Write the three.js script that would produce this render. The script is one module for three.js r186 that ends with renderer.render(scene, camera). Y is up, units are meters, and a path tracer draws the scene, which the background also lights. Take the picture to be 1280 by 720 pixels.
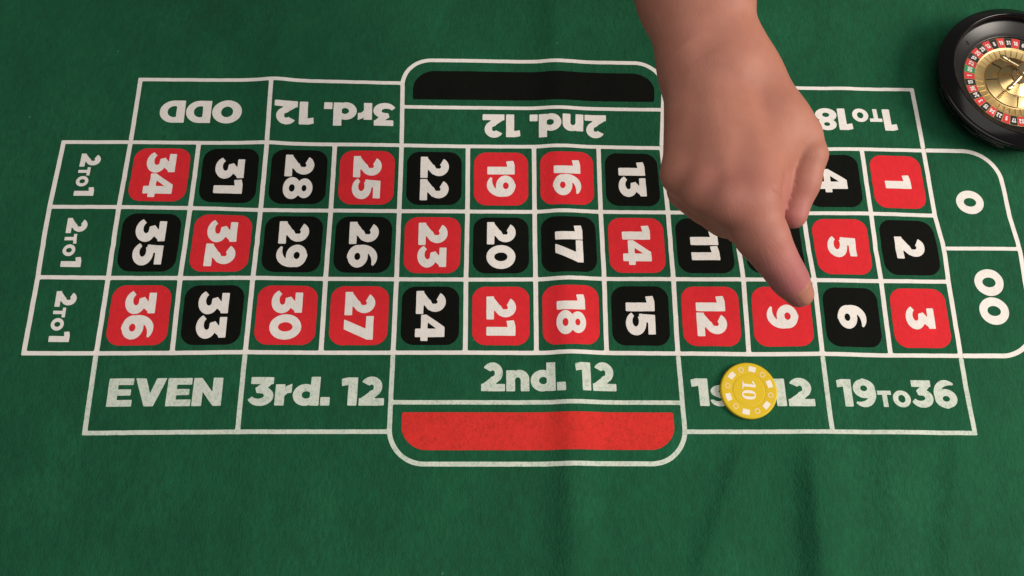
import * as THREE from 'three';
import { FontLoader } from 'three/addons/loaders/FontLoader.js';
import { mergeGeometries } from 'three/addons/utils/BufferGeometryUtils.js';
import { RectAreaLightUniformsLib } from 'three/addons/lights/RectAreaLightUniformsLib.js';

// ---------------------------------------------------------------- camera, light, exposure
const scene = new THREE.Scene();
const camera = new THREE.PerspectiveCamera(37.288, 16 / 9, 0.02, 20);
camera.rotation.order = 'YXZ';
camera.position.set(-0.03767, 0.57645, 0.23175);
camera.rotation.set(THREE.MathUtils.degToRad(-90 + 19.2), THREE.MathUtils.degToRad(-5.96), THREE.MathUtils.degToRad(5.92));
scene.add(camera);
const renderer = new THREE.WebGLRenderer({ antialias: true });
renderer.toneMapping = THREE.LinearToneMapping;
renderer.toneMappingExposure = 1;
renderer.shadowMap.enabled = true;
scene.background = new THREE.Color().setRGB(0.16, 0.155, 0.15);       // faint even light of the room
RectAreaLightUniformsLib.init();
// a wide soft ceiling light and a lower one to the right
const ceiling = new THREE.RectAreaLight(new THREE.Color().setRGB(1, 0.95, 0.9), 2.05, 1.5, 1.5);
ceiling.position.set(0.1, 1.75, 0.25); ceiling.lookAt(0.1, 0, 0.25); scene.add(ceiling);
const lamp = new THREE.RectAreaLight(new THREE.Color().setRGB(1, 0.92, 0.82), 16.5, 0.75, 0.75);
lamp.position.set(1.5, 0.98, 0.2); lamp.lookAt(0.05, 0, 0);
scene.add(lamp);

// ---------------------------------------------------------------- noise
function hash(x, y, s) { let h = Math.imul(x, 374761393) ^ Math.imul(y, 668265263) ^ Math.imul(s, 1442695041); h = Math.imul(h ^ (h >>> 13), 1274126177); return ((h ^ (h >>> 16)) >>> 0) / 4294967296; }
function vnoise(x, y, s = 0, per = 0) {
  const xi = Math.floor(x), yi = Math.floor(y); let fx = x - xi, fy = y - yi; fx = fx * fx * (3 - 2 * fx); fy = fy * fy * (3 - 2 * fy);
  const w = per ? (v) => ((v % per) + per) % per : (v) => v;
  const a = hash(w(xi), w(yi), s), b = hash(w(xi + 1), w(yi), s), c = hash(w(xi), w(yi + 1), s), d = hash(w(xi + 1), w(yi + 1), s);
  return a + (b - a) * fx + (c - a) * fy + (a - b - c + d) * fx * fy;
}
function noise3(x, y, z, s = 0) { const zi = Math.floor(z); let f = z - zi; f = f * f * (3 - 2 * f); return vnoise(x, y, s + zi * 17) * (1 - f) + vnoise(x, y, s + (zi + 1) * 17) * f; }
const lerp = (a, b, t) => a + (b - a) * t, clamp = (v, a = 0, b = 1) => Math.min(b, Math.max(a, v)), sstep = (a, b, v) => { const t = clamp((v - a) / (b - a)); return t * t * (3 - 2 * t); };
function texture(w, h, fn, srgb = true) {          // fn(i, j) gives sRGB 0..1 values or one grey
  const d = new Uint8Array(w * h * 4);
  for (let j = 0; j < h; j++) for (let i = 0; i < w; i++) {
    const c = fn(i, j), o = (j * w + i) * 4, g = typeof c === 'number';
    for (let k = 0; k < 3; k++) d[o + k] = clamp(g ? c : c[k]) * 255; d[o + 3] = 255;
  }
  const t = new THREE.DataTexture(d, w, h); t.wrapS = t.wrapT = THREE.RepeatWrapping; t.magFilter = THREE.LinearFilter; t.minFilter = THREE.LinearMipmapLinearFilter; t.generateMipmaps = true;
  if (srgb) t.colorSpace = THREE.SRGBColorSpace; t.needsUpdate = true; return t;
}

// ---------------------------------------------------------------- the cloth's lie (millimetres)
// How far the print has shifted on the slack cloth at each column line (0..13) and row line.
const ROWZ = [-134.21, -80.21, -26.52, 0, 26.52, 81.08, 135.64];
const SX = [[0.1, 0.1, -0.2, -0.5, -0.4, -0.4, 0.3, 1.1, 1.8, 2.6, 1.8, 1.1, 0.4, -0.3], [0.5, -0.1, 0.1, 0.5, 1, 0.8, 0.6, 0.3, -0.7, -2.6, -1.2, 0.3, 1.7, -0.2], [-0.8, -1, 0, 0.6, 1.4, 1, 0.8, 0.1, -1.2, -1.2, -2.3, 0.1, 1.2, -0.6], [-0.6, -1, -0.4, 0.3, 1.2, 1, 0.6, 0, -1, -1, -1, 0.8, 0.6, 2],
  [0.2, -0.6, -0.8, -0.1, 1, 1, 0.3, 0, -0.8, -0.8, 0.3, 2.1, 0.8, 0.6], [0.3, -0.8, 0.3, -0.3, 1.2, 0.6, 0.4, -0.3, -1.4, -1.3, -1.2, 1, -0.4, -0.5], [-0.5, -0.5, -0.5, -0.4, -0.1, 0.2, 0, -0.1, -0.3, -0.4, 0.2, 0.9, -0.1, -1]];
const SZ = [[0.2, 0.2, -0.3, -0.9, -0.4, 0.2, 0.2, 0.2, 0.2, 0.2, 0.2, 0.1, 0.1, 0.1], [0.5, -0.1, -0.2, -0.8, 0.1, 0.2, 0.4, 0.5, -0.1, 0.3, 0, -0.3, -0.6, 0], [-0.6, -0.8, -0.5, 0.6, 0.7, 0.7, 0.5, 0.3, 0, -0.1, -0.4, -0.4, -0.5, 0.7], [-0.1, -0.1, 0, 0.3, 0.6, 0.6, 0.4, 0.1, -0.3, -0.4, -0.7, -0.6, -0.4, 0.3],
  [0.4, 0.6, 0.5, 0, 0.5, 0.5, 0.4, 0, -0.6, -0.8, -1.1, -0.8, -0.2, 0], [0.8, 0.7, 0.3, -0.4, -0.3, -0.4, -0.5, -0.4, -0.5, -0.3, 0.1, -0.4, 0.7, 0.9], [0.3, 0.3, -0.1, -0.4, -0.5, -0.5, -0.4, -0.4, -0.3, -0.2, -0.2, -0.2, 0.4, 1]];
function slack(x, z) {
  const c = clamp(x / 50 + 7, 0, 13), ci = Math.min(12, Math.floor(c)); let cf = c - ci; cf = cf * cf * (3 - 2 * cf) * 0.6 + cf * 0.4;
  let r = 0; while (r < 5 && z > ROWZ[r + 1]) r++;
  const rf = clamp((z - ROWZ[r]) / (ROWZ[r + 1] - ROWZ[r]));
  const f = (T) => lerp(lerp(T[r][ci], T[r][ci + 1], cf), lerp(T[r + 1][ci], T[r + 1][ci + 1], cf), rf);
  const j = (s) => (vnoise(x / 5, z / 5, s) - 0.5) * 0.16;
  return [x + f(SX) + j(3), z + f(SZ) + j(4)];
}
const bell = (d, a, b) => { const s = d < 0 ? a : b; return Math.exp(-(d * d) / (2 * s * s)); };
function height(x, z) {
  let h = 2.6;
  h += (3.6 + 0.6 * Math.sin(z / 60)) * bell(x - 21 - 2.5 * Math.sin(z / 75), 9, 13) * (0.75 + 0.35 * sstep(-200, 150, z) + 0.35 * sstep(120, 200, z));        // long soft ridge
  h += 2.4 * bell(x + 205 + 0.05 * z, 9, 10) * (1 - sstep(-130, -20, z));
  h += 0.9 * bell(x + 188, 7, 9) * sstep(90, 150, z);
  h += 7 * bell(x - 184 + 0.06 * (z - 180), 8, 18) * sstep(120, 175, z);
  h += 2.8 * bell(x - 124 + 0.42 * (z - 180), 6, 14) * sstep(130, 165, z) * (1 - sstep(205, 260, z));
  h += 2.3 * bell(x - 238 + 0.15 * (z - 160), 9, 14) * sstep(90, 160, z);
  h += 2.2 * bell(x - 282 + 0.25 * (z - 160), 7, 14) * sstep(100, 170, z);
  h += 0.8 * bell(x - 243, 7, 9) * (1 - sstep(-140, -60, z));
  h += 1.6 * bell(x - 60, 12, 20) * sstep(110, 200, z);
  h -= 0.75 * bell(z - 1 - 2.2 * Math.sin(x / 90), 2.2, 2.6) * (0.35 + 0.65 * vnoise(x / 40, 1, 7));                           // packing creases
  h -= 0.6 * bell(z + 53 - 1.5 * Math.sin(x / 70), 1.8, 2.4) * vnoise(x / 35, 2, 8);
  h -= 0.3 * bell(x + 301 - 1.2 * Math.sin(z / 50), 1.8, 2.2) * vnoise(z / 35, 2, 9);
  h += (vnoise(x / 62, z / 80, 11) - 0.5) * 1.3 + (vnoise(x / 24, z / 34, 12) - 0.5) * 0.45 * (0.5 + sstep(-50, 200, x + z));
  h += (vnoise(x / 8, z / 10, 13) - 0.5) * 0.09;
  return h;
}
function surfaceNormal(x, z) { const e = 0.8, n = new THREE.Vector3(height(x - e, z) - height(x + e, z), 2 * e, height(x, z - e) - height(x, z + e)); return n.normalize(); }

// ---------------------------------------------------------------- materials
const lin = (r, g, b) => new THREE.Color().setRGB(r, g, b);
const CW = 1240, CD = 1000;      // cloth size, mm
const feltMap = texture(2048, 1650, (i, j) => {
  const x = (i / 2048) * CW, y = (j / 1650) * CD;
  let n = (vnoise(x / 70, y / 70, 21) - 0.5) * 0.05 + (vnoise(x / 22, y / 30, 22) - 0.5) * 0.06 + (vnoise(x / 6, y / 9, 23) - 0.5) * 0.07 + (vnoise(x / 1.6 + 3 * vnoise(x / 15, y / 15, 28), y / 4.2, 24) - 0.5) * 0.11 + (hash(i, j, 25) - 0.5) * 0.07;
  n += (vnoise(x / 3.6, y / 1.3, 26) - 0.5) * 0.05;
  const hz = Math.max(0, vnoise(x / 34, y / 46, 27) - 0.5) * 0.09 * vnoise(x / 1.3, y / 3.4, 29);            // rubbed nap with its own grain
  const m = 1 + n * 0.95, lint = hash(i >> 1, j >> 1, 30) > 0.99994 ? 0.14 : 0;
  return [0.072 * m + hz * 0.8 + lint, 0.312 * m + hz + lint, 0.202 * m + hz * 0.8 + lint];
});
const fibreBump = texture(1024, 1024, (i, j) => {
  const p = 1024;
  return 0.5 + (vnoise(i / 2, j / 5, 31, p) - 0.5) * 0.45 + (vnoise(i / 8, j / 14, 32) - 0.5) * 0.35 + (hash(i, j, 33) - 0.5) * 0.25;
}, false);
fibreBump.repeat.set(4, 3.4);
const felt = new THREE.MeshPhysicalMaterial({ map: feltMap, bumpMap: fibreBump, bumpScale: 0.0005, roughness: 0.92, sheen: 0.22, sheenRoughness: 0.7, sheenColor: lin(0.45, 0.75, 0.5), specularIntensity: 0.5 });
function printMap(base, under, wear, grain, seed) {
  return texture(1024, 1024, (i, j) => {
    const x = i * 0.3, y = j * 0.3;
    let w = vnoise(x / 0.9, y / 1.1, seed) * 0.7 + vnoise(x / 3.4, y / 3.4, seed + 1) * 0.3;
    w = clamp((w - 0.5) * 2.4) * wear + wear * 0.35;
    w += hash(i >> 1, j >> 1, seed + 3) > 0.9996 ? 0.3 : 0;
    const g = 1 + (hash(i, j, seed + 2) - 0.5) * grain + (vnoise(x / 2, y / 2.6, seed + 4) - 0.5) * grain + (vnoise(x / 14, y / 14, seed + 5) - 0.5) * grain * 0.7;
    return [0, 1, 2].map((k) => lerp(base[k] * g, under[k], clamp(w)));
  });
}
const GREEN = [0.13, 0.36, 0.23];
const printBump = texture(512, 512, (i, j) => 0.5 + (vnoise(i / 2, j / 4, 41) - 0.5) * 0.5 + (hash(i, j, 42) - 0.5) * 0.3, false);
printBump.repeat.set(2, 2);
const ink = (map, rough) => new THREE.MeshPhysicalMaterial({ map, roughness: rough, bumpMap: printBump, bumpScale: 0.00014, specularIntensity: 0.22 });
const whiteInk = ink(printMap([0.915, 0.885, 0.865], GREEN, 0.05, 0.03, 50), 0.85);
const wornInk = ink(printMap([0.85, 0.86, 0.82], [0.42, 0.57, 0.47], 0.33, 0.05, 60), 0.85);
const redInk = ink(printMap([0.845, 0.17, 0.2], [0.55, 0.16, 0.15], 0.1, 0.045, 70), 0.85);
const wornRedInk = ink(printMap([0.855, 0.205, 0.185], [0.5, 0.16, 0.13], 0.3, 0.06, 75), 0.85);
const blackInk = ink(printMap([0.042, 0.045, 0.034], [0.1, 0.14, 0.1], 0.08, 0.25, 80), 0.9);

// ---------------------------------------------------------------- object helpers
const shadows = (o) => o.traverse((m) => { if (m.isMesh) { m.castShadow = true; m.receiveShadow = true; } });
const used = {};
const numbered = (n) => { const k = (used[n] = (used[n] ?? -1) + 1); return k ? n + '_' + String(k).padStart(3, '0') : n; };
function thing(name, label, category, p = [0, 0, 0]) { const g = new THREE.Group(); g.name = numbered(name); g.position.set(...p); g.userData = { label, category }; scene.add(g); return g; }
function part(name, geometry, material, parent, label) { const m = new THREE.Mesh(geometry, material); m.name = name; if (label) m.userData.label = label; parent.add(m); return m; }

// ---------------------------------------------------------------- flat print: outlines as signed distances, cut on a fine grid
const M = Math;
const box = (x0, y0, x1, y1, r = 0) => (x, y) => { const dx = M.abs(x - (x0 + x1) / 2) - (x1 - x0) / 2 + r, dy = M.abs(y - (y0 + y1) / 2) - (y1 - y0) / 2 + r; return M.hypot(M.max(dx, 0), M.max(dy, 0)) + M.min(M.max(dx, dy), 0) - r; };
const ell = (cx, cy, rx, ry) => (x, y) => { const u = (x - cx) / rx, v = (y - cy) / ry, k = M.hypot(u, v); return k < 1e-6 ? -M.min(rx, ry) : (k * (k - 1)) / M.hypot(u / rx, v / ry); };
const poly = (...p) => (x, y) => {
  let d = 1e9, s = 1;
  for (let i = 0, j = p.length - 1; i < p.length; j = i++) {
    const [ax, ay] = p[i], [bx, by] = p[j], ex = bx - ax, ey = by - ay, wx = x - ax, wy = y - ay, t = clamp((wx * ex + wy * ey) / (ex * ex + ey * ey));
    d = M.min(d, M.hypot(wx - ex * t, wy - ey * t));
    if ((ay > y) !== (by > y) && x < ((bx - ax) * (y - ay)) / (by - ay) + ax) s = -s;
  }
  return d * s;
};
const arc = (cx, cy, r, w, a0, a1) => { const m = ((a0 + a1) / 2) * M.PI / 180, h = ((a1 - a0) / 2) * M.PI / 180; return (x, y) => {      // square-ended ring sector, degrees
  const dx = x - cx, dy = y - cy, q = M.hypot(dx, dy); let a = M.atan2(dy, dx) - m; a = M.abs(M.atan2(M.sin(a), M.cos(a)));
  return M.max(M.abs(q - r) - w / 2, (a - h) * M.max(q, 0.02)); }; };
const or = (...f) => (x, y) => { let d = 1e9; for (const g of f) d = M.min(d, g(x, y)); return d; };
const cut = (a, ...f) => (x, y) => { let d = a(x, y); for (const g of f) d = M.max(d, -g(x, y)); return d; };
const turned = (f, w) => (x, y) => f(w - x, 1 - y);
const six = cut(or(ell(0.43, 0.335, 0.42, 0.35), cut(ell(0.47, 0.49, 0.47, 0.525), ell(0.66, 0.55, 0.385, 0.275), poly([0.70, 0.74], [1.2, 0.2], [1.2, 1.2], [0.84, 0.95]), box(0.5, -0.1, 1.2, 0.6))), ell(0.44, 0.325, 0.135, 0.105));
const GLYPH = {
  '0': [0.9, cut(ell(0.45, 0.5, 0.45, 0.515), ell(0.45, 0.5, 0.165, 0.235))],
  O: [1.1, cut(ell(0.55, 0.5, 0.55, 0.52), ell(0.55, 0.5, 0.22, 0.24))],
  '1': [0.55, poly([0.0, 0.95], [0.02, 0.69], [0.24, 0.73], [0.24, 0], [0.55, 0], [0.55, 1], [0.2, 1])],
  '2': [0.86, or(arc(0.42, 0.665, 0.22, 0.285, -42, 152), poly([0.5, 0.58], [0.68, 0.40], [0.42, 0.2], [0.12, 0.0], [0.02, 0.0], [0.02, 0.22]), poly([0.36, 0.5], [0.62, 0.63], [0.72, 0.44], [0.40, 0.16], [0.2, 0.24]), box(0.02, 0, 0.86, 0.26))],
  '3': [0.83, or(box(0.07, 0.755, 0.8, 1), poly([0.8, 1], [0.8, 0.82], [0.55, 0.55], [0.3, 0.6], [0.2, 0.6], [0.45, 0.8]), poly([0.22, 0.62], [0.27, 0.44], [0.52, 0.42], [0.62, 0.6]), cut(ell(0.4, 0.33, 0.425, 0.345), ell(0.33, 0.345, 0.19, 0.108), poly([-0.2, 0.30], [0.0, 0.20], [0.16, 0.335], [0.36, 0.40], [0.3, 0.75], [-0.3, 0.75])))],
  '4': [0.94, cut(poly([0.44, 1], [0.8, 1], [0.8, 0.43], [0.94, 0.43], [0.94, 0.19], [0.8, 0.19], [0.8, 0], [0.5, 0], [0.5, 0.19], [0, 0.19], [-0.01, 0.37]), poly([0.5, 0.42], [0.5, 0.72], [0.27, 0.42]))],
  '5': [0.83, or(box(0.12, 0.75, 0.79, 1), poly([0.1, 1], [0.38, 1], [0.36, 0.6], [0.3, 0.5], [0.06, 0.44]), cut(ell(0.4, 0.335, 0.425, 0.35), ell(0.32, 0.325, 0.195, 0.112), poly([-0.2, 0.28], [0.0, 0.18], [0.17, 0.30], [0.17, 0.43], [-0.05, 0.60], [-0.3, 0.6])))],
  '6': [0.86, six], '9': [0.86, turned(six, 0.86)],
  '7': [0.84, poly([0, 1], [0.84, 1], [0.84, 0.8], [0.47, 0], [0.12, 0], [0.45, 0.745], [0, 0.745])],
  '8': [0.86, cut(or(ell(0.43, 0.735, 0.385, 0.28), ell(0.43, 0.295, 0.43, 0.31)), ell(0.43, 0.725, 0.125, 0.088), ell(0.43, 0.295, 0.145, 0.102))],
  D: [0.93, cut(or(box(0, 0, 0.45, 1), cut(ell(0.42, 0.5, 0.51, 0.5), box(-1, -1, 0.42, 2))), cut(ell(0.40, 0.5, 0.24, 0.25), box(-1, -1, 0.31, 2)))],
  E: [0.85, or(box(0, 0, 0.33, 1), box(0.1, 0.765, 0.84, 1), box(0.1, 0.39, 0.78, 0.61), box(0.1, 0, 0.85, 0.235))],
  V: [1.07, poly([0, 1], [0.36, 1], [0.54, 0.45], [0.72, 1], [1.07, 1], [0.7, 0], [0.38, 0])],
  N: [1.02, poly([0, 0], [0, 1], [0.28, 1], [0.68, 0.5], [0.68, 1], [1.02, 1], [1.02, 0], [0.74, 0], [0.34, 0.5], [0.34, 0])],
  T: [0.86, poly([0, 1], [0.86, 1], [0.86, 0.74], [0.58, 0.74], [0.58, 0], [0.28, 0], [0.28, 0.74], [0, 0.74])],
  r: [0.53, or(box(0, 0, 0.31, 0.75), poly([0.26, 0.46], [0.34, 0.68], [0.53, 0.77], [0.53, 0.45], [0.4, 0.44], [0.31, 0.34]))],
  d: [0.87, or(cut(ell(0.4, 0.375, 0.4, 0.385), ell(0.44, 0.375, 0.15, 0.13)), box(0.56, 0, 0.87, 1.02))],
  n: [0.82, or(box(0, 0, 0.31, 0.75), cut(or(ell(0.47, 0.42, 0.345, 0.345), box(0.5, 0, 0.815, 0.45)), ell(0.41, 0.38, 0.1, 0.12), box(-0.5, -0.2, 0.51, 0.38)))],
  s: [0.62, or(cut(ell(0.33, 0.535, 0.3, 0.225), ell(0.4, 0.525, 0.12, 0.055), box(0.36, 0.3, 0.9, 0.53)), cut(ell(0.31, 0.225, 0.31, 0.235), ell(0.24, 0.235, 0.12, 0.06), box(-0.3, 0.23, 0.26, 0.46)))],
  t: [0.5, or(box(0.1, 0, 0.41, 0.98), box(0, 0.5, 0.5, 0.74))],
  '.': [0.32, box(0, 0, 0.31, 0.3)],
};
// Marching squares: triangles as a flat list of x, y.
function fill(f, x0, y0, x1, y1, s) {
  const nx = M.ceil((x1 - x0) / s), ny = M.ceil((y1 - y0) / s), v = new Float32Array((nx + 1) * (ny + 1)), out = [];
  for (let j = 0; j <= ny; j++) for (let i = 0; i <= nx; i++) v[j * (nx + 1) + i] = f(x0 + i * s, y0 + j * s);
  for (let j = 0; j < ny; j++) for (let i = 0; i < nx; i++) {
    const k = j * (nx + 1) + i, c = [[i, j, v[k]], [i + 1, j, v[k + 1]], [i + 1, j + 1, v[k + nx + 2]], [i, j + 1, v[k + nx + 1]]];
    if (c.every((q) => q[2] > 0)) continue;
    const p = [];
    for (let e = 0; e < 4; e++) {
      const a = c[e], b = c[(e + 1) % 4];
      if (a[2] <= 0) p.push([a[0], a[1]]);
      if ((a[2] <= 0) !== (b[2] <= 0)) { const t = a[2] / (a[2] - b[2]); p.push([lerp(a[0], b[0], t), lerp(a[1], b[1], t)]); }
    }
    for (let e = 1; e + 1 < p.length; e++) for (const q of [p[0], p[e], p[e + 1]]) out.push(x0 + q[0] * s, y0 + q[1] * s);
  }
  return out;
}
// Lays a list of flat triangles (ideal print plan, mm) on the cloth, `lift` mm above it.
function lay(tri, lift, free) {
  const n = tri.length / 2, pos = new Float32Array(n * 3), nor = new Float32Array(n * 3), uv = new Float32Array(n * 2);
  for (let t = 0; t < n; t += 3) {
    const q = [];
    for (let k = 0; k < 3; k++) q.push([tri[(t + k) * 2], tri[(t + k) * 2 + 1]]);
    if ((q[1][0] - q[0][0]) * (q[2][1] - q[0][1]) - (q[1][1] - q[0][1]) * (q[2][0] - q[0][0]) > 0) q.reverse();
    q.forEach(([u, w], k) => {
      const [x, z] = free ? [u, w] : slack(u, w), o = (t + k) * 3, N = free ? new THREE.Vector3(0, 1, 0) : surfaceNormal(x, z);
      pos.set([x / 1000, (free ? lift : height(x, z) + lift) / 1000, z / 1000], o); nor.set([N.x, N.y, N.z], o); uv.set([u / 307.2, w / 307.2], (t + k) * 2);
    });
  }
  const g = new THREE.BufferGeometry(); g.setAttribute('position', new THREE.BufferAttribute(pos, 3)); g.setAttribute('normal', new THREE.BufferAttribute(nor, 3)); g.setAttribute('uv', new THREE.BufferAttribute(uv, 2));
  return g;
}
const cutGlyph = {};
const glyphTriangles = (ch) => (cutGlyph[ch] ??= fill(GLYPH[ch][1], -0.1, -0.08, 1.2, 1.1, 0.026));
// Places a word: from p0 along the reading direction d with letters rising along u. small lists letters at 0.62 height.
function word(text, p0, d, u, cap, length, gap = 0.045) {
  let w = 0; const spots = [];
  [...text].forEach((ch, i) => {
    if (ch === ' ') { w += 0.3; return; }
    const small = (ch === 'T' || ch === 'o') && text.includes('To'), k = small ? 0.6 : 1, G = ch === 'o' ? 'O' : ch;
    spots.push([G, w, k]); w += GLYPH[G][0] * k + gap;
  });
  w -= gap;
  const sx = length ? length / w : cap;
  return spots.map(([G, off, k]) => { const t = glyphTriangles(G), out = new Array(t.length); for (let i = 0; i < t.length; i += 2) { const a = (off + t[i] * k) * sx, b = t[i + 1] * k * cap; out[i] = p0[0] + d[0] * a + u[0] * b; out[i + 1] = p0[1] + d[1] * a + u[1] * b; } return out; });
}
const wordWidth = (text, gap = 0.045) => [...text].reduce((a, ch) => a + GLYPH[ch][0] + gap, -gap);

// ---------------------------------------------------------------- the setting: table under the cloth
const tableTop = new THREE.Mesh(new THREE.BoxGeometry(1.5, 0.03, 1.25), new THREE.MeshStandardMaterial({ color: lin(0.2, 0.12, 0.07), roughness: 0.5 }));
tableTop.name = 'table'; tableTop.position.set(0, -0.0152, 0); tableTop.userData = { kind: 'structure' }; scene.add(tableTop);

// ---------------------------------------------------------------- the printed cloth
const cloth = thing('roulette_cloth', 'green felt cloth printed with a roulette betting layout, spread under everything', 'cloth');
{
  const s = 2.5, nx = CW / s, nz = CD / s, g = new THREE.PlaneGeometry(CW / 1000, CD / 1000, nx, nz); g.rotateX(-M.PI / 2);
  const p = g.attributes.position, nn = g.attributes.normal;
  for (let i = 0; i < p.count; i++) { const x = p.getX(i) * 1000, z = p.getZ(i) * 1000, N = surfaceNormal(x, z); p.setY(i, height(x, z) / 1000); nn.setXYZ(i, N.x, N.y, N.z); }
  part('felt', g, felt, cloth);
}
const X0 = -349.4, XR = 357, HL = 1.5, VL = 1.65;
const ln = (x0, z0, x1, z1) => x0 === x1 ? box(x0 - VL, z0 - HL, x0 + VL, z1 + HL) : box(x0 - HL, z0 - HL, x1 + HL, z0 + HL);
const outline = (f, w) => (x, y) => M.abs(f(x, y)) - w;
const [RT, R0, R1, , R2, R3, RB] = ROWZ, C = (k) => (k - 7) * 50;
function lines(name, f, b, material) { part(name, lay(fill(f, b[0], b[1], b[2], b[3], 0.9), 0.12), material, cloth); }
// number grid, one frame of lines
{
  const fs = [ln(X0, R0, 300, R0), ln(X0, R1, 300, R1), ln(X0, R2, 300, R2), ln(X0, R3, 300, R3), ln(X0, R0, X0, R3)];
  for (let k = 1; k <= 13; k++) fs.push(ln(C(k), R0, C(k), R3));
  lines('grid_line', or(...fs), [-354, -84, 304.5, 84.5], whiteInk);
  // the zero field beyond the last column line: rounded outer corners
  const zero = outline((x, z) => box(200, R0, XR, R3, 27)(x, z), 1.65);
  lines('zero_field_line', cut(or(zero, ln(300, 0, XR - 1, 0)), box(100, -200, 301.75, 200)), [301, -84, 361, 84.5], whiteInk);
  // upper outside bets
  const up = or(ln(C(1), RT, C(5), RT), ln(C(9), RT, C(13), RT), ln(C(1), RT, C(1), R0), ln(C(3), RT, C(3), R0), ln(C(11), RT, C(11), R0), ln(C(13), RT, C(13), R0));
  const boxUp = or(outline(box(C(5), -155.4, C(9), 0, 22), 1.6), ln(C(5), -113.4, C(9), -113.4));
  lines('upper_bet_line', cut(or(up, boxUp), box(-500, R0 - HL, 500, 200)), [-304, -160, 304, -81.8], whiteInk);
  const down = or(ln(C(1), RB, C(5), RB), ln(C(9), RB, C(13), RB), ln(C(1), R3, C(1), RB), ln(C(3), R3, C(3), RB), ln(C(11), R3, C(11), RB), ln(C(13), R3, C(13), RB));
  const boxDown = or(outline(box(C(5), 0, C(9), 157.2, 24), 1.6), ln(C(5), 115.8, C(9), 115.8));
  lines('lower_bet_line', cut(or(down, boxDown), box(-500, -200, 500, R3 + HL)), [-304, 82.6, 304, 161], wornInk);
}
// black and red colour bars
const bar = (z0, z1, cutZ) => (x, z) => M.max(box(-92, z0, 93, z1, 17)(x, z), cutZ(z));
part('black_bar', lay(fill(bar(-145.8, -90, (z) => z + 120.3), -95, -149, 96, -118, 1.2), 0.12), blackInk, cloth, 'long black bar with rounded far corners');
part('red_bar', lay(fill(bar(92, 148, (z) => 122.6 - z), -95, 120, 96, 151, 1.2), 0.12), wornRedInk, cloth, 'long red bar with rounded near corners');
// number boxes
const RED = new Set([1, 3, 5, 7, 9, 12, 14, 16, 18, 19, 21, 23, 25, 27, 30, 32, 34, 36]);
const rowMid = [(R0 + R1) / 2, (R1 + R2) / 2, (R2 + R3) / 2];
const RIGHT = [0, 1], EAST = [1, 0];
for (let n = 1; n <= 36; n++) {
  const col = 12 - M.floor((n - 1) / 3), row = (n - 1) % 3, cx = C(col) + 25, cz = rowMid[row], red = RED.has(n);
  const b = part('number_box', lay(fill(box(cx - 20.4, cz - 21.8, cx + 20.4, cz + 21.8, 9.5), cx - 22, cz - 23, cx + 22, cz + 23, 1.3), 0.12), red ? redInk : blackInk, cloth, (red ? 'red' : 'black') + ' box with the number ' + n);
  const cap = 20.6, len = wordWidth(String(n), 0.03) * cap;
  for (const t of word(String(n), [cx - cap / 2, cz - len / 2], RIGHT, EAST, cap, 0, 0.03)) part('digit', lay(t, 0.22), whiteInk, b);
}
// lettering of the outside bets
function print(text, p0, d, u, cap, length, material) { for (const t of word(text, p0, d, u, cap, length)) part('letter', lay(t, 0.12), material, cloth); }
const NORTH = [0, -1], WEST = [-1, 0], SOUTH = [0, 1];
print('EVEN', [-288.5, 118.1], EAST, NORTH, 19.3, 75.6, wornInk);
print('3rd. 12', [-195.4, 118], EAST, NORTH, 19.5, 90.8, wornInk);
print('2nd. 12', [-39, 108.1], EAST, NORTH, 19.6, 94.3, wornInk);
print('1st. 12', [106.9, 118], EAST, NORTH, 19.3, 84.1, wornInk);
print('19To36', [207.2, 118.1], EAST, NORTH, 19.2, 85.3, wornInk);
print('ODD', [-220.7, -116], WEST, SOUTH, 19, 61.2, whiteInk);
print('3rd. 12', [-105.1, -116], WEST, SOUTH, 19.5, 91, whiteInk);
print('2nd. 12', [56, -107.8], WEST, SOUTH, 19.6, 95, whiteInk);
print('1To18', [282.7, -116], WEST, SOUTH, 19, 64.2, whiteInk);
print('1st. 12', [191, -116], WEST, SOUTH, 19, 84, whiteInk);
for (const [x, z, l] of [[-334.2, -70.7, 35.2], [-334.8, -18.1, 37], [-334.3, 36.4, 36.7]]) print('2To1', [x, z], RIGHT, EAST, 14.2, l, whiteInk);
print('0', [318.6, -47.1], RIGHT, EAST, 20.4, 19, whiteInk);
print('00', [319.6, 16.5], RIGHT, EAST, 21, 42, whiteInk);

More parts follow.
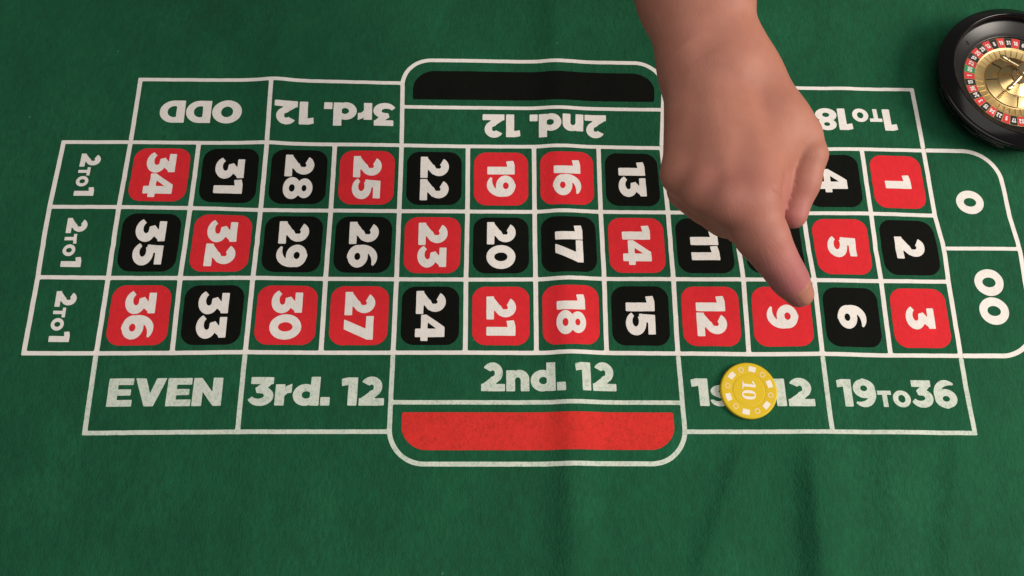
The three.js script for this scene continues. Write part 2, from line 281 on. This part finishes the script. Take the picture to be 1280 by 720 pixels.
// ---------------------------------------------------------------- the yellow chip
{
  const cx = 145.2, cz = 107.6, chip = thing('casino_chip', 'yellow plastic chip marked 10 lying over the lower 1st. 12 lettering', 'chip', [cx / 1000, (height(cx, cz) + 0.3) / 1000, cz / 1000]);
  chip.rotation.set(0.012, 0, 0.01);
  const yellow = new THREE.MeshPhysicalMaterial({ color: lin(0.70, 0.48, 0.006), roughness: 0.5, specularIntensity: 0.6, bumpMap: printBump, bumpScale: 0.00008 });
  const ivory = new THREE.MeshPhysicalMaterial({ color: lin(0.84, 0.76, 0.66), roughness: 0.5 }), pale = new THREE.MeshPhysicalMaterial({ color: lin(0.8, 0.6, 0.34), roughness: 0.5 });
  const prof = [[0, 0], [18.6, 0], [19.3, 0.25], [19.6, 0.8], [19.6, 2.5], [19.35, 3.0], [18.8, 3.3], [18.2, 3.34], [11.85, 3.3], [11.6, 3.0], [11.3, 3.0], [11.1, 3.24], [10, 3.26], [0, 3.26]].map(([r, y]) => new THREE.Vector2(r / 1000, y / 1000));
  part('body', new THREE.LatheGeometry(prof, 96), yellow, chip);
  const ext = (shape, y) => { const g = new THREE.ExtrudeGeometry(shape, { depth: 0.00012, bevelEnabled: false, curveSegments: 18 }); g.rotateX(-M.PI / 2); g.translate(0, y / 1000, 0); return g; };
  for (let k = 0; k < 6; k++) {
    const a = (77 + 60 * k) * M.PI / 180, sh = new THREE.Shape(), r0 = 0.0133, r1 = 0.0168;
    [[r0, -0.0024], [r1, -0.0026], [r1 + 0.0002, 0], [r1, 0.0026], [r0, 0.0024]].forEach(([r, t], i) => { const x = r * M.cos(a) - t * M.sin(a), y = r * M.sin(a) + t * M.cos(a); i ? sh.lineTo(x, y) : sh.moveTo(x, y); });
    part('edge_spot', ext(sh, 3.3), ivory, chip);
    const b = a + M.PI / 6, ring = new THREE.Shape(), ox = 0.0149 * M.cos(b), oy = 0.0149 * M.sin(b);
    for (let q = 0; q < 6; q++) { const t = b + q * M.PI / 3, px = ox + 0.0021 * M.cos(t), py = oy + 0.0021 * M.sin(t); q ? ring.lineTo(px, py) : ring.moveTo(px, py); }
    const hole = new THREE.Path(); hole.absarc(ox, oy, 0.00125, 0, 7, true); ring.holes.push(hole);
    const mark = part('edge_mark', ext(ring, 3.3), pale, chip);
    const dot = new THREE.Shape(); dot.absarc(ox, oy, 0.0006, 0, 6.3); part('dot', ext(dot, 3.32), pale, mark);
  }
  const font = await new FontLoader().loadAsync('fonts/droid/droid_serif_bold.typeface.json');
  let at = -0.0068;
  for (const ch of '10') {
    const gs = font.generateShapes(ch, 0.0093).map((s) => new THREE.ExtrudeGeometry(s, { depth: 0.00015, bevelEnabled: false, curveSegments: 10 })), g = gs.length > 1 ? mergeGeometries(gs) : gs[0];
    g.computeBoundingBox(); const b = g.boundingBox, w = b.max.x - b.min.x;
    g.translate(-b.min.x, -0.0047, 0); g.scale(1.0, 1.0, 1); g.translate(at, 0, 0); at += w + 0.0007;
    g.rotateZ(-M.PI / 2 - 0.1); g.rotateX(-M.PI / 2); g.translate(0, 0.00326, 0);
    part('numeral', g, ivory, chip);
  }
}

// ---------------------------------------------------------------- the small roulette wheel
{
  const cx = 372, cz = -132, wheel = thing('roulette', 'small black and gold roulette wheel cut off by the right edge of the picture', 'roulette wheel', [cx / 1000, (height(cx - 30, cz) - 0.3) / 1000, cz / 1000]);
  const black = new THREE.MeshPhysicalMaterial({ color: lin(0.005, 0.0045, 0.005), roughness: 0.14, specularIntensity: 0.5 });
  const satin = new THREE.MeshPhysicalMaterial({ color: lin(0.008, 0.0075, 0.0075), roughness: 0.3, specularIntensity: 0.8 });
  const gold = new THREE.MeshPhysicalMaterial({ color: lin(0.76, 0.57, 0.27), metalness: 1, roughness: 0.44 });
  const coneGold = new THREE.MeshPhysicalMaterial({ color: lin(0.74, 0.54, 0.24), metalness: 1, roughness: 0.27 });
  const brightGold = new THREE.MeshPhysicalMaterial({ color: lin(0.9, 0.72, 0.42), metalness: 1, roughness: 0.14 });
  const dark = new THREE.MeshStandardMaterial({ color: lin(0.03, 0.02, 0.01), roughness: 0.5 });
  const lathe = (p, seg = 128) => new THREE.LatheGeometry(p.map(([r, y]) => new THREE.Vector2(r / 1000, y / 1000)), seg);
  const smooth = (pts, n = 40) => new THREE.SplineCurve(pts.map(([a, b]) => new THREE.Vector2(a, b))).getPoints(n).map((v) => [v.x, v.y]);
  part('bowl', lathe([[0, 0], [45, 0], [46.5, 0.6], ...smooth([[47, 1.5], [48.5, 5], [52, 8.6], [56, 11]], 12), [58, 11.8], [58.5, 12.8], [58.2, 13.8], ...smooth([[58.2, 14.4], [59.8, 17.5], [61.8, 21]], 10), [62.5, 22.6], [62.3, 23.4], [61.7, 24.0], [60.9, 24.2], [60.5, 24.8], [60.2, 25.3], [54.6, 29.1], [53.6, 29.5], [52.7, 29.0], [52.1, 27.6], [51.7, 23.2]]), black, wheel);
  part('ball_track', lathe([[51.6, 23.2], [51.2, 22.6], ...smooth([[50.6, 22.3], [47, 20.6], [43, 19.0], [40.2, 18.2]], 16), [39.6, 17.6], [39.5, 15.5]]), satin, wheel);
  part('rotor', lathe([[39.4, 15.5], [39.4, 17.3], [30.6, 16.7], [30.3, 16.0], [29.6, 15.5], [23.6, 15.0], [22.8, 15.3]]), gold, wheel);
  part('cone', lathe([[22.8, 15.3], [22.4, 16.0], ...smooth([[22, 16.2], [18, 17.5], [14.6, 18.4]], 8), [14.3, 18.3], [14.0, 18.8], ...smooth([[13.6, 19.1], [9, 21.4], [6, 23.2]], 10), [5.2, 23.6]]), coneGold, wheel);
  // number pockets, clockwise from 00
  const order = ['00', 27, 10, 25, 29, 12, 8, 19, 31, 18, 6, 21, 33, 16, 4, 23, 35, 14, 2, '0', 28, 9, 26, 30, 11, 7, 20, 32, 17, 5, 22, 34, 15, 3, 24, 36, 13, 1];
  const pr = new THREE.MeshPhysicalMaterial({ color: lin(0.62, 0.04, 0.045), roughness: 0.4 }), pk = new THREE.MeshPhysicalMaterial({ color: lin(0.02, 0.018, 0.018), roughness: 0.4 }), pg = new THREE.MeshPhysicalMaterial({ color: lin(0.03, 0.25, 0.1), roughness: 0.4 }), pw = new THREE.MeshPhysicalMaterial({ color: lin(0.78, 0.74, 0.7), roughness: 0.5 });
  const STEP = (2 * M.PI) / 38, A0 = M.PI - 0.30;        // angle of 00, counted from +x towards the far side
  const tile = (r0, r1, y0, y1, h) => { const ps = [], ix = []; for (let k = 0; k <= 5; k++) { const a = lerp(-h, h, k / 5); ps.push(r0 * M.cos(a), y0, -r0 * M.sin(a), r1 * M.cos(a), y1, -r1 * M.sin(a)); if (k) { const q = k * 2; ix.push(q - 2, q - 1, q, q - 1, q + 1, q); } } const g = new THREE.BufferGeometry(); g.setAttribute('position', new THREE.Float32BufferAttribute(ps.map((v) => v / 1000), 3)); g.setAttribute('uv', new THREE.Float32BufferAttribute(new Array(24).fill(0), 2)); g.setIndex(ix); g.computeVertexNormals(); return g; };
  const tileG = tile(30.9, 39.2, 16.75, 17.42, STEP / 2 - 0.006);
  const fret = new THREE.BoxGeometry(0.0068, 0.0010, 0.0003);
  order.forEach((v, k) => {
    const a = A0 - k * STEP, p = part('number_pocket', tileG, v === '00' || v === '0' ? pg : RED.has(v) ? pr : pk, wheel); p.rotation.y = a;
    const txt = String(v), cap = 3.7, len = wordWidth(txt, 0.08) * cap * 0.6;
    // digits read along the rim with their heads outwards
    for (const t of word(txt, [33.2, -len / 2], [0, 1], [1, 0], cap, len, 0.08)) { const g = lay(t, 17.3, true); part('digit', g, pw, p); }
    const f = part('fret', fret, gold, wheel); f.position.set(0.0269 * M.cos(a + STEP / 2), 0.0152, -0.0269 * M.sin(a + STEP / 2)); f.rotation.y = a + STEP / 2;
  });
  // grooves of the cone
  for (let k = 0; k < 8; k++) { const a = A0 + 0.22 + k * M.PI / 4, g = part('groove', new THREE.BoxGeometry(0.0078, 0.0006, 0.00055), dark, wheel); g.position.set(0.0183 * M.cos(a), 0.01742, -0.0183 * M.sin(a)); g.rotation.set(0, a, -0.29, 'YXZ'); }
  // turret with four handles
  part('turret', lathe([[5.2, 23.4], [6.6, 24.2], [6.2, 25.2], [4.4, 26], [3.6, 27.4], [5.0, 28.8], [6.4, 30.6], [6.6, 32.2], [5.4, 34], [3.2, 35], [2.8, 36.4], [3.7, 37.6], [3.6, 39], [2, 40], [0, 40.2]], 48), brightGold, wheel);
  for (let k = 0; k < 4; k++) {
    const a = M.PI * 0.745 + k * M.PI / 2;
    const g = lathe([[0, -2], [1.6, -2], [1.4, 4], [1.2, 9.5], [1.6, 10], [1.6, 10.8], [1.3, 11.2], [1.7, 12.2], [2.0, 14.2], [1.7, 15.8], [0.9, 16.6], [0, 16.8]], 20); g.rotateZ(-M.PI / 2); g.scale(1.12, 1, 1);
    const m = part('handle', g, brightGold, wheel); m.position.set(0.003 * M.cos(a), 0.0312, -0.003 * M.sin(a)); m.rotation.set(0, a, -0.16, 'YXZ');
  }
  // small diamond studs on the track
  for (let k = 0; k < 4; k++) {
    const a = M.PI * 0.755 + k * M.PI / 2, s = new THREE.OctahedronGeometry(0.0027, 0); s.scale(1, 0.22, 0.55);
    const m = part('stud', s, black, wheel); m.position.set(0.0462 * M.cos(a), 0.0204, -0.0462 * M.sin(a)); m.rotation.set(0, a, 0.37, 'YXZ');
  }
}

// ---------------------------------------------------------------- the arm and pointing hand (millimetres)
{
  const UPH = 45, CAM = [-37.67, 576.45, 231.75];
  const J = {};
  const joint = (n, x, y, z, r) => { const k = UPH / (CAM[1] - y); J[n] = [x + (CAM[0] - x) * k, y + UPH, z + (CAM[2] - z) * k, r * (1 - k)]; };
  joint('F0', 40, 190, -420, 50); joint('F00', 53.8, 165, -297.7, 42); joint('F1', 74.4, 150, -173, 34); joint('F2', 92.2, 140, -108.5, 30);
  joint('wl', 91, 131, -68, 19); joint('wr', 113, 131, -70, 19.5); joint('fl', 84, 140, -112, 23); joint('fr', 101, 141, -112, 23);
  joint('m5', 79.5, 124, 3, 11); joint('m4', 89.5, 130, 16, 12); joint('m3', 102, 134, 24, 12.5); joint('m2', 117, 134, 22, 13);
  joint('b5', 88, 131, -55, 15); joint('b4', 95.6, 133, -58, 15); joint('b3', 102, 135, -60, 15); joint('b2', 111, 134, -60, 15);
  joint('pa', 100, 116, -52, 22); joint('pb', 100, 108, -4, 20);
  joint('c1', 124, 124, -62, 17); joint('tm', 153.4, 121, -24, 15.2); joint('wb', 137, 124, -32, 17);
  joint('t2', 158.3, 121, -12, 10.6); joint('ti', 154.3, 117, 3.8, 9.9); joint('tt', 148.4, 112, 23.2, 8.7);
  joint('we', 136, 116, 2, 10); joint('we2', 128.5, 121, 27, 11);
  joint('i1', 112.5, 132, 27, 15.2); joint('i2', 123.4, 126, 43.5, 12.6); joint('i3', 132.4, 119, 54.4, 10.5); joint('i4', 141.4, 111, 63.3, 9.3); joint('i5', 149.4, 104, 70.4, 8.6);
  joint('p3', 111.5, 100, 18, 10.4); joint('p4', 100.5, 96, 8, 10.4); joint('p5', 89, 97, 0.5, 10);
  joint('d3', 120, 84, -7.7, 10.5); joint('d4', 108, 82, -13.6, 10); joint('d5', 96, 85, -18.9, 9); joint('e3', 113, 94, -22, 9.5); joint('e4', 103, 94, -25, 9); joint('e5', 92, 95, -29, 8);
  const cone = (a, b, ra, rb) => { const A = J[a], B = J[b], ex = B[0] - A[0], ey = B[1] - A[1], ez = B[2] - A[2], l2 = ex * ex + ey * ey + ez * ez, p = ra ?? A[3], q = rb ?? B[3]; return (x, y, z) => { const wx = x - A[0], wy = y - A[1], wz = z - A[2], t = clamp((wx * ex + wy * ey + wz * ez) / l2); return M.hypot(wx - ex * t, wy - ey * t, wz - ez * t) - lerp(p, q, t); }; };
  const smin = (a, b, k) => { const h = M.max(k - M.abs(a - b), 0) / k; return M.min(a, b) - h * h * k * 0.25; };
  const body = [cone('F0', 'F00'), cone('F00', 'F1'), cone('F1', 'fl', 30, 23), cone('F1', 'fr', 30, 23), cone('fl', 'wl'), cone('fr', 'wr'), cone('wl', 'b4'), cone('wr', 'b2'), cone('b5', 'm5'), cone('b4', 'm4'), cone('b3', 'm3'), cone('b2', 'm2'), cone('pa', 'pb'), cone('wr', 'c1', 18, 16), cone('c1', 'tm'), cone('c1', 'wb'), cone('wb', 'm2', 15, 11), cone('wb', 'we', 14, 12), cone('we', 'we2')];
  const bk = [0, 10, 14, 14, 14, 14, 14, 14, 7, 6, 6, 6, 14, 14, 14, 12, 12, 8, 6];
  const thumb = [cone('tm', 't2', 13), cone('t2', 'ti'), cone('ti', 'tt')], index = [cone('i1', 'i2'), cone('i2', 'i3'), cone('i3', 'i4'), cone('i4', 'i5')], under = [cone('p5', 'p4', 9, 10), cone('p4', 'p3', 10, 11), cone('p3', 'i2', 11, 11)];
  const rest = [[cone('m3', 'p3'), cone('p3', 'd3'), cone('d3', 'e3')], [cone('m4', 'p4'), cone('p4', 'd4'), cone('d4', 'e4')], [cone('m5', 'p5'), cone('p5', 'd5'), cone('d5', 'e5')]];
  const fold = (fs, k, x, y, z) => { let d = fs[0](x, y, z); for (let i = 1; i < fs.length; i++) d = smin(d, fs[i](x, y, z), Array.isArray(k) ? k[i] : k); return d; };
  const field = (x, y, z) => {
    let d = fold(body, bk, x, y, z);
    const i = fold(index, 8, x, y, z), t = fold(thumb, 6, x, y, z);
    d = smin(d, i, 7);
    for (const f of rest) d = smin(d, fold(f, 4, x, y, z), 6);
    d = smin(d, fold(under, 6, x, y, z), 6);
    d = smin(d, t, 1.8);
    // short fold of skin at the root of the finger
    { const t = clamp(((x - 109.2) * 7.2 + (z - 44.3) * 2.3) / 57), q = M.hypot(x - 109.2 - 7.2 * t, z - 44.3 - 2.3 * t); if (q < 4 && y > 155) d += 0.9 * M.exp(-((q / 1.1) ** 2)); }
    // skin creases across the back of the finger joints
    for (const [a, b, w] of [['i3', 'i4', 0.16], ['i4', 'i5', 0.14]]) { const A = J[a], B = J[b], e = [B[0] - A[0], B[1] - A[1], B[2] - A[2]], l = M.hypot(...e), s = ((x - A[0]) * e[0] + (y - A[1]) * e[1] + (z - A[2]) * e[2]) / l; if (M.abs(s) < 6 && M.hypot(x - A[0], y - A[1], z - A[2]) < 16) d += w * (M.exp(-((s / 0.9) ** 2)) + 0.6 * M.exp(-(((s - 2.6) / 0.8) ** 2)) + 0.5 * M.exp(-(((s + 2.4) / 0.8) ** 2))); }
    return d;
  };
  // surface nets
  const s = 1.7, lo = [20, 100, -445], hi = [190, 265, 100], n = [0, 1, 2].map((k) => M.ceil((hi[k] - lo[k]) / s)), nx = n[0] + 1, ny = n[1] + 1, nz = n[2] + 1;
  const V = new Float32Array(nx * ny * nz).fill(9);
  const at = (i, j, k) => (k * ny + j) * nx + i;
  const C4 = 4;       // coarse pass first: skip blocks far from the surface
  for (let k = 0; k < nz; k += C4) for (let j = 0; j < ny; j += C4) for (let i = 0; i < nx; i += C4) {
    const c = field(lo[0] + (i + 1.5) * s, lo[1] + (j + 1.5) * s, lo[2] + (k + 1.5) * s), far = M.abs(c) > 9;
    for (let c2 = k; c2 < M.min(k + C4, nz); c2++) for (let b = j; b < M.min(j + C4, ny); b++) for (let a = i; a < M.min(i + C4, nx); a++) V[at(a, b, c2)] = far ? c : field(lo[0] + a * s, lo[1] + b * s, lo[2] + c2 * s);
  }
  const id = new Int32Array(nx * ny * nz).fill(-1), pos = [], idx = [];
  for (let k = 0; k < nz - 1; k++) for (let j = 0; j < ny - 1; j++) for (let i = 0; i < nx - 1; i++) {
    let m = 0; const v = []; for (let c = 0; c < 8; c++) { const q = V[at(i + (c & 1), j + ((c >> 1) & 1), k + (c >> 2))]; v.push(q); if (q < 0) m |= 1 << c; }
    if (m === 0 || m === 255) continue;
    let sx = 0, sy = 0, sz = 0, cnt = 0;
    for (let a = 0; a < 8; a++) for (const bit of [1, 2, 4]) { const b = a | bit; if (b === a || (v[a] < 0) === (v[b] < 0)) continue; const t = v[a] / (v[a] - v[b]); sx += lerp(a & 1, b & 1, t); sy += lerp((a >> 1) & 1, (b >> 1) & 1, t); sz += lerp(a >> 2, b >> 2, t); cnt++; }
    id[at(i, j, k)] = pos.length / 3; pos.push(lo[0] + (i + sx / cnt) * s, lo[1] + (j + sy / cnt) * s, lo[2] + (k + sz / cnt) * s);
  }
  for (let k = 1; k < nz - 1; k++) for (let j = 1; j < ny - 1; j++) for (let i = 1; i < nx - 1; i++) {
    const a = V[at(i, j, k)] < 0;
    for (let ax = 0; ax < 3; ax++) {
      const e = [0, 0, 0]; e[ax] = 1; if (a === V[at(i + e[0], j + e[1], k + e[2])] < 0) continue;
      const u = [0, 0, 0], w = [0, 0, 0]; u[(ax + 1) % 3] = 1; w[(ax + 2) % 3] = 1;
      const q = [id[at(i, j, k)], id[at(i - u[0], j - u[1], k - u[2])], id[at(i - u[0] - w[0], j - u[1] - w[1], k - u[2] - w[2])], id[at(i - w[0], j - w[1], k - w[2])]];
      if (q.some((t) => t < 0)) continue;
      if (a) idx.push(q[0], q[1], q[2], q[0], q[2], q[3]); else idx.push(q[0], q[2], q[1], q[0], q[3], q[2]);
    }
  }
  const nv = pos.length / 3, nor = new Float32Array(nv * 3), col = new Float32Array(nv * 3), uv = new Float32Array(nv * 2);
  for (let i = 0; i < nv; i++) {
    const x = pos[i * 3], y = pos[i * 3 + 1], z = pos[i * 3 + 2], e = 0.7;
    const g = new THREE.Vector3(field(x + e, y, z) - field(x - e, y, z), field(x, y + e, z) - field(x, y - e, z), field(x, y, z + e) - field(x, y, z - e)).normalize();
    nor.set([g.x, g.y, g.z], i * 3);
    const near = (nme, r) => { const q = J[nme]; return M.exp(-(((x - q[0]) ** 2 + (y - q[1]) ** 2 + (z - q[2]) ** 2) / (r * r))); };
    const pink = clamp(0.9 * near('i5', 26) + 0.6 * near('i3', 18) + 0.55 * near('tt', 20) + 0.35 * near('m3', 16) + 0.3 * near('m2', 15)), mot = (noise3(x / 13, y / 13, z / 13, 90) - 0.5) * 0.16 + (noise3(x / 4, y / 4, z / 4, 91) - 0.5) * 0.1;
    const vein = M.max(0, 1 - M.abs(noise3(x / 17, y / 30, z / 40, 93) - 0.5) * 16) * sstep(40, -20, z) * 0.05;
    const b = [0.39, 0.158, 0.11];
    col.set([b[0] * (1 + mot * 0.7 - vein), b[1] * (1 + mot - 0.2 * pink - vein * 0.5), b[2] * (1 + mot + 0.16 * pink)], i * 3);
    uv.set([x / 60 + y / 97, z / 60 + y / 83], i * 2);
  }
  const base = [J.F1[0], J.F1[1], J.F1[2]];
  for (let i = 0; i < nv; i++) for (let k = 0; k < 3; k++) pos[i * 3 + k] = (pos[i * 3 + k] - base[k]) / 1000;
  const g = new THREE.BufferGeometry(); g.setAttribute('position', new THREE.Float32BufferAttribute(pos, 3)); g.setAttribute('normal', new THREE.BufferAttribute(nor, 3)); g.setAttribute('color', new THREE.BufferAttribute(col, 3)); g.setAttribute('uv', new THREE.BufferAttribute(uv, 2)); g.setIndex(idx);
  const pores = texture(512, 512, (i, j) => 0.5 + (vnoise(i / 5, j / 5, 95) - 0.5) * 0.4 + (vnoise(i / 12 + vnoise(i / 9, j / 9, 97) * 2, j / 4, 96) - 0.5) * 0.5, false);
  const skin = new THREE.MeshPhysicalMaterial({ vertexColors: true, roughness: 0.55, specularIntensity: 0.5, bumpMap: pores, bumpScale: 0.00009 });
  const person = thing('person', 'bare forearm and hand reaching in from the top edge, index finger pointing down', 'person', base.map((v) => v / 1000));
  const arm = part('arm', g, skin, person);
  // nails: small plates that follow the finger ends
  const nailSkin = new THREE.MeshPhysicalMaterial({ color: lin(0.40, 0.16, 0.11), roughness: 0.4 });
  const nail = (a, b, lean, len, wid) => {
    const A = new THREE.Vector3(...J[a]), B = new THREE.Vector3(...J[b]), ax = B.clone().sub(A).normalize(), up = new THREE.Vector3(...lean); up.addScaledVector(ax, -up.dot(ax)).normalize();
    const side = new THREE.Vector3().crossVectors(ax, up), ps = [], ns = [], ix = [], NU = 14, NV = 14;
    for (let u = 0; u <= NU; u++) for (let v = 0; v <= NV; v++) {
      const q = (v / NV) * 2 - 1, c = u / NU, round = M.sqrt(M.max(0, 1 - M.max(0, 2 * c - 1.25) ** 2 * 1.6)) * M.sqrt(M.min(1, 0.72 + c * 1.2)), th = q * wid * round, along = -len * 0.62 + c * len;
      const o = B.clone().addScaledVector(ax, along - J[b][3] * 0.1), d = up.clone().multiplyScalar(M.cos(th)).addScaledVector(side, M.sin(th)).addScaledVector(ax, M.max(0, c - 0.4) * 0.8).normalize();
      let r = 2; for (let k = 0; k < 40; k++) r += field(o.x + d.x * r, o.y + d.y * r, o.z + d.z * r) * -0.8;
      const P = o.addScaledVector(d, r + 0.28 * (1 - q ** 6) * M.min(1, c * 6) - 0.08);
      ps.push((P.x - base[0]) / 1000, (P.y - base[1]) / 1000, (P.z - base[2]) / 1000);
      if (u && v) { const p = u * (NV + 1) + v; ix.push(p, p - 1, p - NV - 2, p, p - NV - 2, p - NV - 1); }
    }
    const ng = new THREE.BufferGeometry(); ng.setAttribute('position', new THREE.Float32BufferAttribute(ps, 3)); ng.setIndex(ix); ng.computeVertexNormals();
    part('nail', ng, nailSkin, arm);
  };
  nail('i4', 'i5', [0.12, 1, 0.25], 10.5, 0.74);
}
shadows(scene);
renderer.render(scene, camera);
